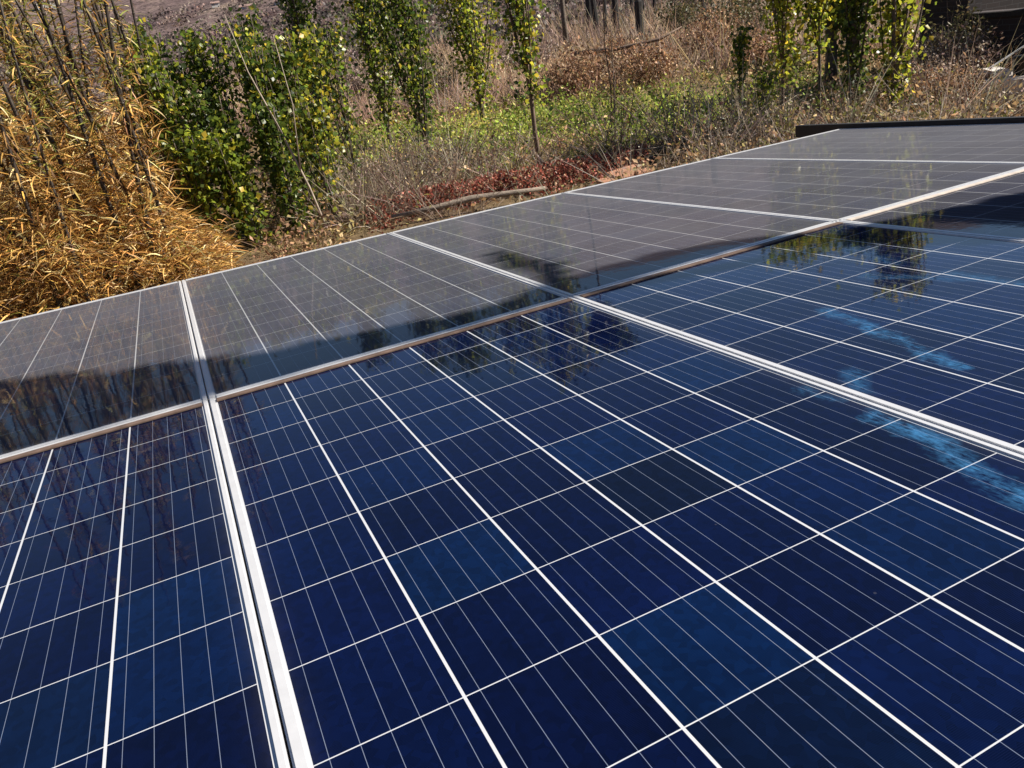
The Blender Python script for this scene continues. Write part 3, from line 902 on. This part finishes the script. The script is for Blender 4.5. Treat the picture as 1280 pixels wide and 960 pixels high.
for a in [
    (7.1, 44.4, 3.0, 0.32, "tall thick dark post, largest of the left cluster of posts", 0.05),
    (6.4, 38.2, 1.5, 0.20, "short dark post leaning against its taller neighbour in the left cluster", -0.1),
    (6.8, 38.4, 1.45, 0.14, "thin dark post with a slanting top in the left cluster", 0.06),
    (7.4, 38.8, 1.6, 0.22, "blunt dark post at the right of the left cluster", 0.0),
    (10.3, 48.9, 2.4, 0.16, "thin far post left of the thick stump post", 0.0),
    (6.4, 29.3, 1.3, 0.24, "thick grey-edged stump post in the middle of the posts", 0.0),
    (9.5, 42.7, 3.0, 0.20, "tall dark post rising behind the thick stump post", 0.0),
    (10.0, 42.1, 1.4, 0.16, "medium dark post right of the thick stump post", 0.0),
    (11.3, 43.6, 2.4, 0.20, "far dark post above the small olive bush", 0.0),
    (10.5, 35.7, 2.8, 0.24, "tall dark post at the right end, left of the big olive bush", 0.0),
]:
    post(*a)

rt = empty("broken_branch", (3.75, 17.6, float(terrain(3.75, 17.6))))
tag(rt, "fallen grey branch lying across the brown shrubs below the posts", "branch")
mb = MB(); mb.tube([(-1.3, 0.3, 0.75), (-0.4, 0.1, 0.72), (0.5, 0, 0.78), (1.0, 0.1, 0.95)], [0.05, 0.045, 0.035, 0.012], 6)
mb.tube([(0.1, 0, 0.74), (0.15, 0.1, 0.4), (0.1, 0.1, -0.1)], [0.03, 0.035, 0.04], 6)
mb.tube([(0.2, 0, 0.7), (0.45, 0.1, 0.35), (0.55, 0.1, -0.1)], [0.02, 0.025, 0.03], 6)
mb.build("limb", M_twig, rt, smooth=True)

# ------------------------------------------------------------------ grass and litter
def field_points(n, y0, y1, az0, az1, g):
    d = np.exp(g.uniform(math.log(y0), math.log(y1), n))
    a = np.radians(g.uniform(az0, az1, n))
    return d * np.sin(a), d * np.cos(a), d


def greenness(x, y):
    s = 0
    for (cx, cy, rx, ry, k) in ((2.3, 11.0, 1.6, 1.5, 1.2), (-0.9, 13.2, 1.7, 2.0, 1.1), (0.3, 11.6, 1.1, 1.3, 0.8), (1.3, 12.6, 1.0, 1.2, 0.9), (3.1, 12.0, 0.9, 1.2, 0.5), (5.2, 12.5, 0.9, 0.9, 0.5), (2.2, 10.0, 0.8, 0.8, 0.7), (-0.2, 15.0, 2.2, 1.6, 0.8), (2.4, 13.4, 1.5, 1.2, 0.8)):
        s = s + k * np.exp(-(((x - cx) / (rx * 1.25)) ** 2 + ((y - cy) / (ry * 1.25)) ** 2))
    return s * np.clip(0.75 + 0.55 * np.sin(x * 2.3 + y * 0.9) * np.sin(y * 2.1 - x * 0.7 + 1) + 0.3 * np.sin(x * 5.1 + 2) * np.sin(y * 4.3), 0.1, 1.4)


g = np.random.default_rng(77)
DRY = [(0.46, 0.32, 0.15), (0.58, 0.43, 0.22), (0.33, 0.20, 0.10), (0.38, 0.32, 0.12), (0.22, 0.13, 0.07)]
PINK = [(0.50, 0.35, 0.23), (0.62, 0.45, 0.30), (0.36, 0.24, 0.16), (0.26, 0.17, 0.12)]
LUSH = [(0.25, 0.34, 0.045), (0.36, 0.43, 0.06), (0.12, 0.18, 0.025), (0.46, 0.42, 0.09)]


# clumped sampling: blades gather in tufts, each tuft with its own height and colour
def tuft_obj(name, label, cat, nt_, per, y0, y1, az0, az1, rad, keepf, hl, wid, pal, w, curl, spread, seg=2):
    x, y, d = field_points(nt_, y0, y1, az0, az1, g)
    k = keepf(x, y, d)
    x, y, d = x[k], y[k], d[k]
    m = len(x)
    c = np.repeat(tints(m, pal, w, 0.25, g), per, 0)
    h = np.repeat(g.uniform(*hl, m) * (0.7 + 0.6 * g.random(m) ** 2), per) * g.uniform(0.5, 1.15, m * per)
    r = rad * (0.5 + np.repeat(d, per) / 14)
    ox, oy = g.normal(size=m * per), g.normal(size=m * per)
    X, Y = np.repeat(x, per) + ox * r, np.repeat(y, per) + oy * r
    h = h * (1 + 0.9 * np.exp(-(((X - 3.0) / 1.1) ** 2 + ((Y - 9.6) / 1.7) ** 2)))
    n = m * per
    P = np.stack([X, Y, terrain(X, Y) - 0.01], 1)
    D = np.stack([ox * spread + g.normal(size=n) * 0.25, oy * spread + g.normal(size=n) * 0.25, np.ones(n)], 1)
    c = np.clip(c * (1 + 0.2 * g.normal(size=(n, 1))), 0.01, 0.9)
    me = blade_mesh(name, P, D, h * (1 + np.repeat(d, per) / 70), wid * (1 + np.repeat(d, per) / 8), c, M_grass, seg=seg, curl=g.uniform(*curl, n), g=g)
    tag(link(name, me), label, cat, kind="stuff")
    return X, Y


def redzone(x, y):
    return (x > -1.2) & (x < 1.85) & ((y - (7.65 + 0.2 * (x + 1.15)) < 0.55) & (y - (7.65 + 0.2 * (x + 1.15)) > -1.5))


tuft_obj("dry_grass", "dry straw-coloured grass covering the field behind the panels", "dry grass", 8000, 17, 5.8, 42, -24, 40, 0.07,
         lambda x, y, d: (g.random(len(x)) > greenness(x, y) * 1.0) & (x > -0.30 * y) & ~redzone(x, y), (0.06, 0.27), 0.006, DRY, (3, 2.4, 2.6, 1.8, 1.6), (0.5, 2.2), 0.6)
tuft_obj("green_grass", "fresh green grass growing in patches around the poplars", "green grass", 3800, 17, 7.5, 18, -15, 32, 0.06,
         lambda x, y, d: (g.random(len(x)) < greenness(x, y)) & ~redzone(x, y), (0.08, 0.27), 0.009, LUSH, (3, 2.4, 2, 1), (0.4, 1.8), 0.55)
tuft_obj("pale_tall_grass", "pinkish tan tall grass in the middle distance", "tall grass", 2600, 13, 16.5, 60, -24, 20, 0.10,
         lambda x, y, d: (np.sin(x * 0.55 + 0.6) + np.sin(y * 0.31 + x * 0.2) > 0.0) & ((y < 26) | (x < 2)), (0.2, 0.6), 0.010, PINK, (3, 2, 2, 1), (0.05, 0.5), 0.25)
tuft_obj("grey_brush", "greyish tan leafless brush around the far posts", "brush", 1900, 16, 17, 60, -24, 40, 0.16,
         lambda x, y, d: (np.sin(x * 0.55 + 0.6) + np.sin(y * 0.31 + x * 0.2) < 0.7), (0.4, 1.0), 0.007, [(0.34, 0.25, 0.20), (0.46, 0.34, 0.25), (0.20, 0.14, 0.115), (0.46, 0.31, 0.19)], None, (-0.2, 0.4), 0.4)
tuft_obj("brown_weeds", "tall brown weeds scattered through the field grass", "weeds", 800, 20, 6.6, 24, -20, 38, 0.10,
         lambda x, y, d: (g.random(len(x)) > greenness(x, y) * 0.9) & (x > -0.28 * y) & ~redzone(x, y), (0.15, 0.5), 0.005, [(0.34, 0.20, 0.10), (0.48, 0.31, 0.16), (0.18, 0.105, 0.06), (0.27, 0.24, 0.08)], None, (0.2, 1.6), 0.6, 3)
# dry twiggy weeds close behind the panels
WEED = [(0.24, 0.185, 0.14), (0.33, 0.26, 0.20), (0.15, 0.105, 0.08), (0.40, 0.34, 0.27)]
x, y = tuft_obj("dry_weeds", "grey brown dry weeds along the far edge of the panels", "weeds", 800, 20, 6.6, 10.5, -14, 34, 0.09,
                lambda x, y, d: (y > 6.9 - 0.35 * x) & (g.random(len(x)) < np.where(x < -0.2, 1.0, 0.3)) & ~(redzone(x, y) & (x > -0.6) & (y < 8.1) & (g.random(len(x)) < 0.6)), (0.3, 0.8), 0.0055, WEED, None, (-0.1, 1.0), 0.55, 3)
n = 7000
i = g.integers(0, len(x), n)
P = np.stack([x[i], y[i], terrain(x[i], y[i]) + g.random(n) * 0.55], 1) + g.normal(size=(n, 3)) * 0.06
me = leaf_mesh("weed_seed_heads", P, g.uniform(0.012, 0.035, n), tints(n, WEED, None, 0.3, g), M_dry, aspect=0.5, g=g)
tag(link("weed_seed_heads", me), "small dry seed heads and leaf scraps on the brown weeds", "weeds", kind="stuff")
# low broad-leaved weeds and dead stalk leaves through the field
m = 5200
x, y, d = field_points(m, 6.2, 30, -22, 40, g)
k = (x > -0.28 * y) & ~redzone(x, y); x, y = x[k], y[k]; m = len(x); per = 13
gr = greenness(x, y) + 0.25 * g.normal(size=m)
c = np.where((gr > 0.45)[:, None], tints(m, LUSH, (2, 2, 2, 1.5), 0.25, g), tints(m, [(0.40, 0.25, 0.13), (0.52, 0.36, 0.19), (0.22, 0.125, 0.075), (0.27, 0.23, 0.08)], None, 0.3, g))
tall = g.uniform(0.06, 0.42, m) * (1 + 0.7 * np.exp(-(((x - 3.0) / 1.1) ** 2 + ((y - 9.6) / 1.7) ** 2)))
r = 0.05 + 0.09 * g.random(m)
X = np.repeat(x, per) + g.normal(size=m * per) * np.repeat(r, per); Y = np.repeat(y, per) + g.normal(size=m * per) * np.repeat(r, per)
Z = terrain(X, Y) + g.random(m * per) * np.repeat(tall, per)
me = leaf_mesh("field_weeds", np.stack([X, Y, Z], 1), g.uniform(0.02, 0.055, m * per) * (1 + np.repeat(np.hypot(x, y), per) / 30),
               np.clip(np.repeat(c, per, 0) * (1 + 0.22 * g.normal(size=(m * per, 1))), 0.01, 0.9), M_dry, aspect=0.55, g=g)
tag(link("field_weeds", me), "low leafy weeds, green and brown, mixed through the field grass", "weeds", kind="stuff")

# red leaves
n = 11000
s = g.beta(1.25, 1.1, n); wv = g.normal(size=n) * (0.75 + 0.5 * np.sin(s * 17) * np.sin(s * 7 + 1))
x = -1.15 + 2.9 * s
y = 7.60 + 0.28 * s * 2 + wv * 0.26 - 0.05
z = 0.02 + g.random(n) ** 1.3 * 0.20 * np.exp(-wv ** 2 / 2.2)
RED = [(0.29, 0.080, 0.052), (0.38, 0.13, 0.085), (0.17, 0.055, 0.04), (0.36, 0.24, 0.15)]
me = leaf_mesh("red_leaf_litter", np.stack([x, y, z + terrain(x, y)], 1), g.uniform(0.014, 0.042, n), tints(n, RED, (3, 2, 2, 1.4), 0.35, g), M_dry, aspect=0.8, g=g)
tag(link("red_leaf_litter", me), "drift of red brown fallen leaves behind the far row of panels", "leaf litter", kind="stuff")

# grey pole
mb = MB(); mb.tube([(-0.85, 7.10, 0.08), (-0.4, 7.16, 0.10), (-0.1, 7.20, 0.12), (0.3, 7.26, 0.10), (0.60, 7.28, 0.09)], [0.022, 0.026, 0.030, 0.024, 0.018], 9)
tag(mb.build("wooden_pole", M_log, smooth=True), "weathered grey pole lying along the edge of the red leaves", "pole")
rt = empty("terracotta_slab", (1.40, 7.30, 0.10)); rt.rotation_euler = (0.10, -0.06, 0.35)
tag(rt, "orange terracotta slab lying at the right end of the red leaves", "slab")
mb = MB(); mb.box(-0.17, 0.17, -0.15, 0.15, -0.02, 0.02); mb.build("slab", M_tile, rt, bevel=0.008)
mb = MB(); mb.box(-0.32, -0.19, -0.12, 0.08, -0.03, 0.005); mb.build("broken_piece", M_tile, rt, bevel=0.008)

# ------------------------------------------------------------------ brick house at the right
def brick_house():
    L = np.array([6.90, 12.3]); Rr = np.array([7.44, 10.05])
    dv = (Rr - L) / np.linalg.norm(Rr - L)
    ang = math.atan2(dv[1], dv[0])
    W = float(np.linalg.norm(Rr - L)); H = 2.7; T = 0.24; D = 4.0
    rt = empty("brick_house", (L[0], L[1], float(terrain(*L)) - 0.1), ang)
    tag(rt, "dark brick house shell with an open window hole, behind the shrubs at the right edge", "house")
    wx0, wx1, wz0, wz1 = 0.85, 1.75, 0.80, 1.75
    mb = MB()
    mb.box(0, W, 0, T, 0, wz0)
    mb.box(0, wx0, 0, T, wz0, wz1); mb.box(wx1, W, 0, T, wz0, wz1)
    mb.box(0, W, 0, T, wz1, H)
    mb.build("wall", M_brick, rt)
    mb = MB(); mb.box(0, T, T + 0.002, D, 0, H); mb.build("wall", M_brick, rt)
    mb = MB(); mb.box(W - T, W, T + 0.002, D, 0, H); mb.build("wall", M_brick, rt)
    mb = MB(); mb.box(T + 0.002, W - T - 0.002, D - T, D, 0, 0.5); mb.build("wall", M_brick, rt)
    mb = MB(); mb.box(wx0 - 0.06, wx1 + 0.06, -0.04, -0.002, wz0 - 0.07, wz0 - 0.005); mb.build("sill", M_post, rt)


brick_house()
# concrete ledge with bucket and pipe
rt = empty("concrete_ledge", (5.95, 8.45, 0.09), -0.25)
tag(rt, "pale concrete ledge in the shrubs at the right edge", "ledge")
mb = MB(); mb.box(-0.50, 0.9, -0.25, 0.25, -0.3, 0.17); mb.build("base", M_conc, rt, bevel=0.02)
mb = MB(); mb.box(-0.42, -0.22, -0.2, 0.2, 0.172, 0.25); mb.build("block", M_conc, rt, bevel=0.02)
rt = empty("black_bucket", (5.82, 8.36, 0.261))
tag(rt, "black bucket standing on the pale concrete ledge", "bucket")
mb = MB(); mb.tube([(0, 0, 0), (0, 0, 0.02), (0, 0, 0.17), (0, 0, 0.19)], [0.075, 0.08, 0.10, 0.105], 18); mb.build("body", M_blk, rt, smooth=True)
mb = MB(); mb.tube([(0.1 * math.cos(t), 0.03, 0.17 + 0.09 * math.sin(t)) for t in np.linspace(0, math.pi, 9)], 0.004, 5); mb.build("handle", M_blk, rt)
mb = MB(); mb.tube([(5.48, 8.62, 0.27), (5.8, 8.62, 0.42), (6.3, 8.62, 0.66)], 0.010, 7)
tag(mb.build("thin_pipe", M_pipe), "thin white pipe slanting up above the concrete ledge", "pipe")

# ------------------------------------------------------------------ far hillside: scrub and small houses
n = 5200
d = np.exp(g.uniform(math.log(45), math.log(420), n)); a = np.radians(g.uniform(-34, 40, n))
cx, cy = d * np.sin(a), d * np.cos(a)
per = 34
sz = np.repeat(g.uniform(0.5, 1.5, n) * (0.6 + d / 160), per)
X = np.repeat(cx, per) + g.normal(size=n * per) * sz * 0.5; Y = np.repeat(cy, per) + g.normal(size=n * per) * sz * 0.5
Z = terrain(X, Y) + np.abs(g.normal(size=n * per)) * sz * 0.35
HP = [(0.13, 0.095, 0.088), (0.22, 0.16, 0.14), (0.075, 0.062, 0.055), (0.095, 0.10, 0.055), (0.30, 0.22, 0.17)]
me = leaf_mesh("hillside_scrub", np.stack([X, Y, Z], 1), sz * 0.24 * g.uniform(0.6, 1.4, n * per), np.repeat(tints(n, HP, (3, 3, 2, 1.5, 1), 0.3, g), per, 0), M_dry, aspect=0.9, g=g)
tag(link("hillside_scrub", me), "mauve grey scrub scattered over the distant hillside", "scrub", kind="stuff")


def far_house(x, y, w, dp, h, rz, label, roofm=None):
    rt = empty("small_house", (x, y, float(terrain(x, y)) - 0.3), rz)
    tag(rt, label, "house")
    mb = MB(); mb.box(-w / 2, w / 2, -dp / 2, dp / 2, 0, h); mb.build("wall", M_white, rt)
    mb = MB()
    e = 0.3
    mb.add([(-w / 2 - e, -dp / 2 - e, h + 0.02), (w / 2 + e, -dp / 2 - e, h + 0.02), (w / 2 + e, dp / 2 + e, h + 0.02), (-w / 2 - e, dp / 2 + e, h + 0.02),
            (-w / 2 - e, 0, h + 0.8), (w / 2 + e, 0, h + 0.8)], [(0, 1, 5, 4), (2, 3, 4, 5), (0, 4, 3), (1, 2, 5), (0, 3, 2, 1)])
    mb.build("roof", roofm or M_roof, rt)
    mb = MB(); mb.box(-w / 4 - 0.4, -w / 4 + 0.4, -dp / 2 - 0.03, -dp / 2 - 0.003, 0.9, 1.8); mb.build("window", M_dark, rt)


HOUSES = [
    (-98.0, 368.4, 3.2, 3, 1.7, 0.3, "small white hut on the hillside above the leafy saplings"),
    (-80.7, 349.7, 6.0, 3, 0.9, 0.1, "long low white shed on the far hillside, longest of the three"),
    (-66.7, 344.2, 3.2, 3, 1.4, -0.2, "small far hut right of the long white shed"),
    (-215.5, 477.8, 9, 6, 4, 0.4, "white farmhouse on the hillside above the reeds"),
    (-192.5, 471.4, 8, 6, 3, 0.2, "low white shed beside the hillside farmhouse above the reeds"),
]
for hx in HOUSES: far_house(*hx)
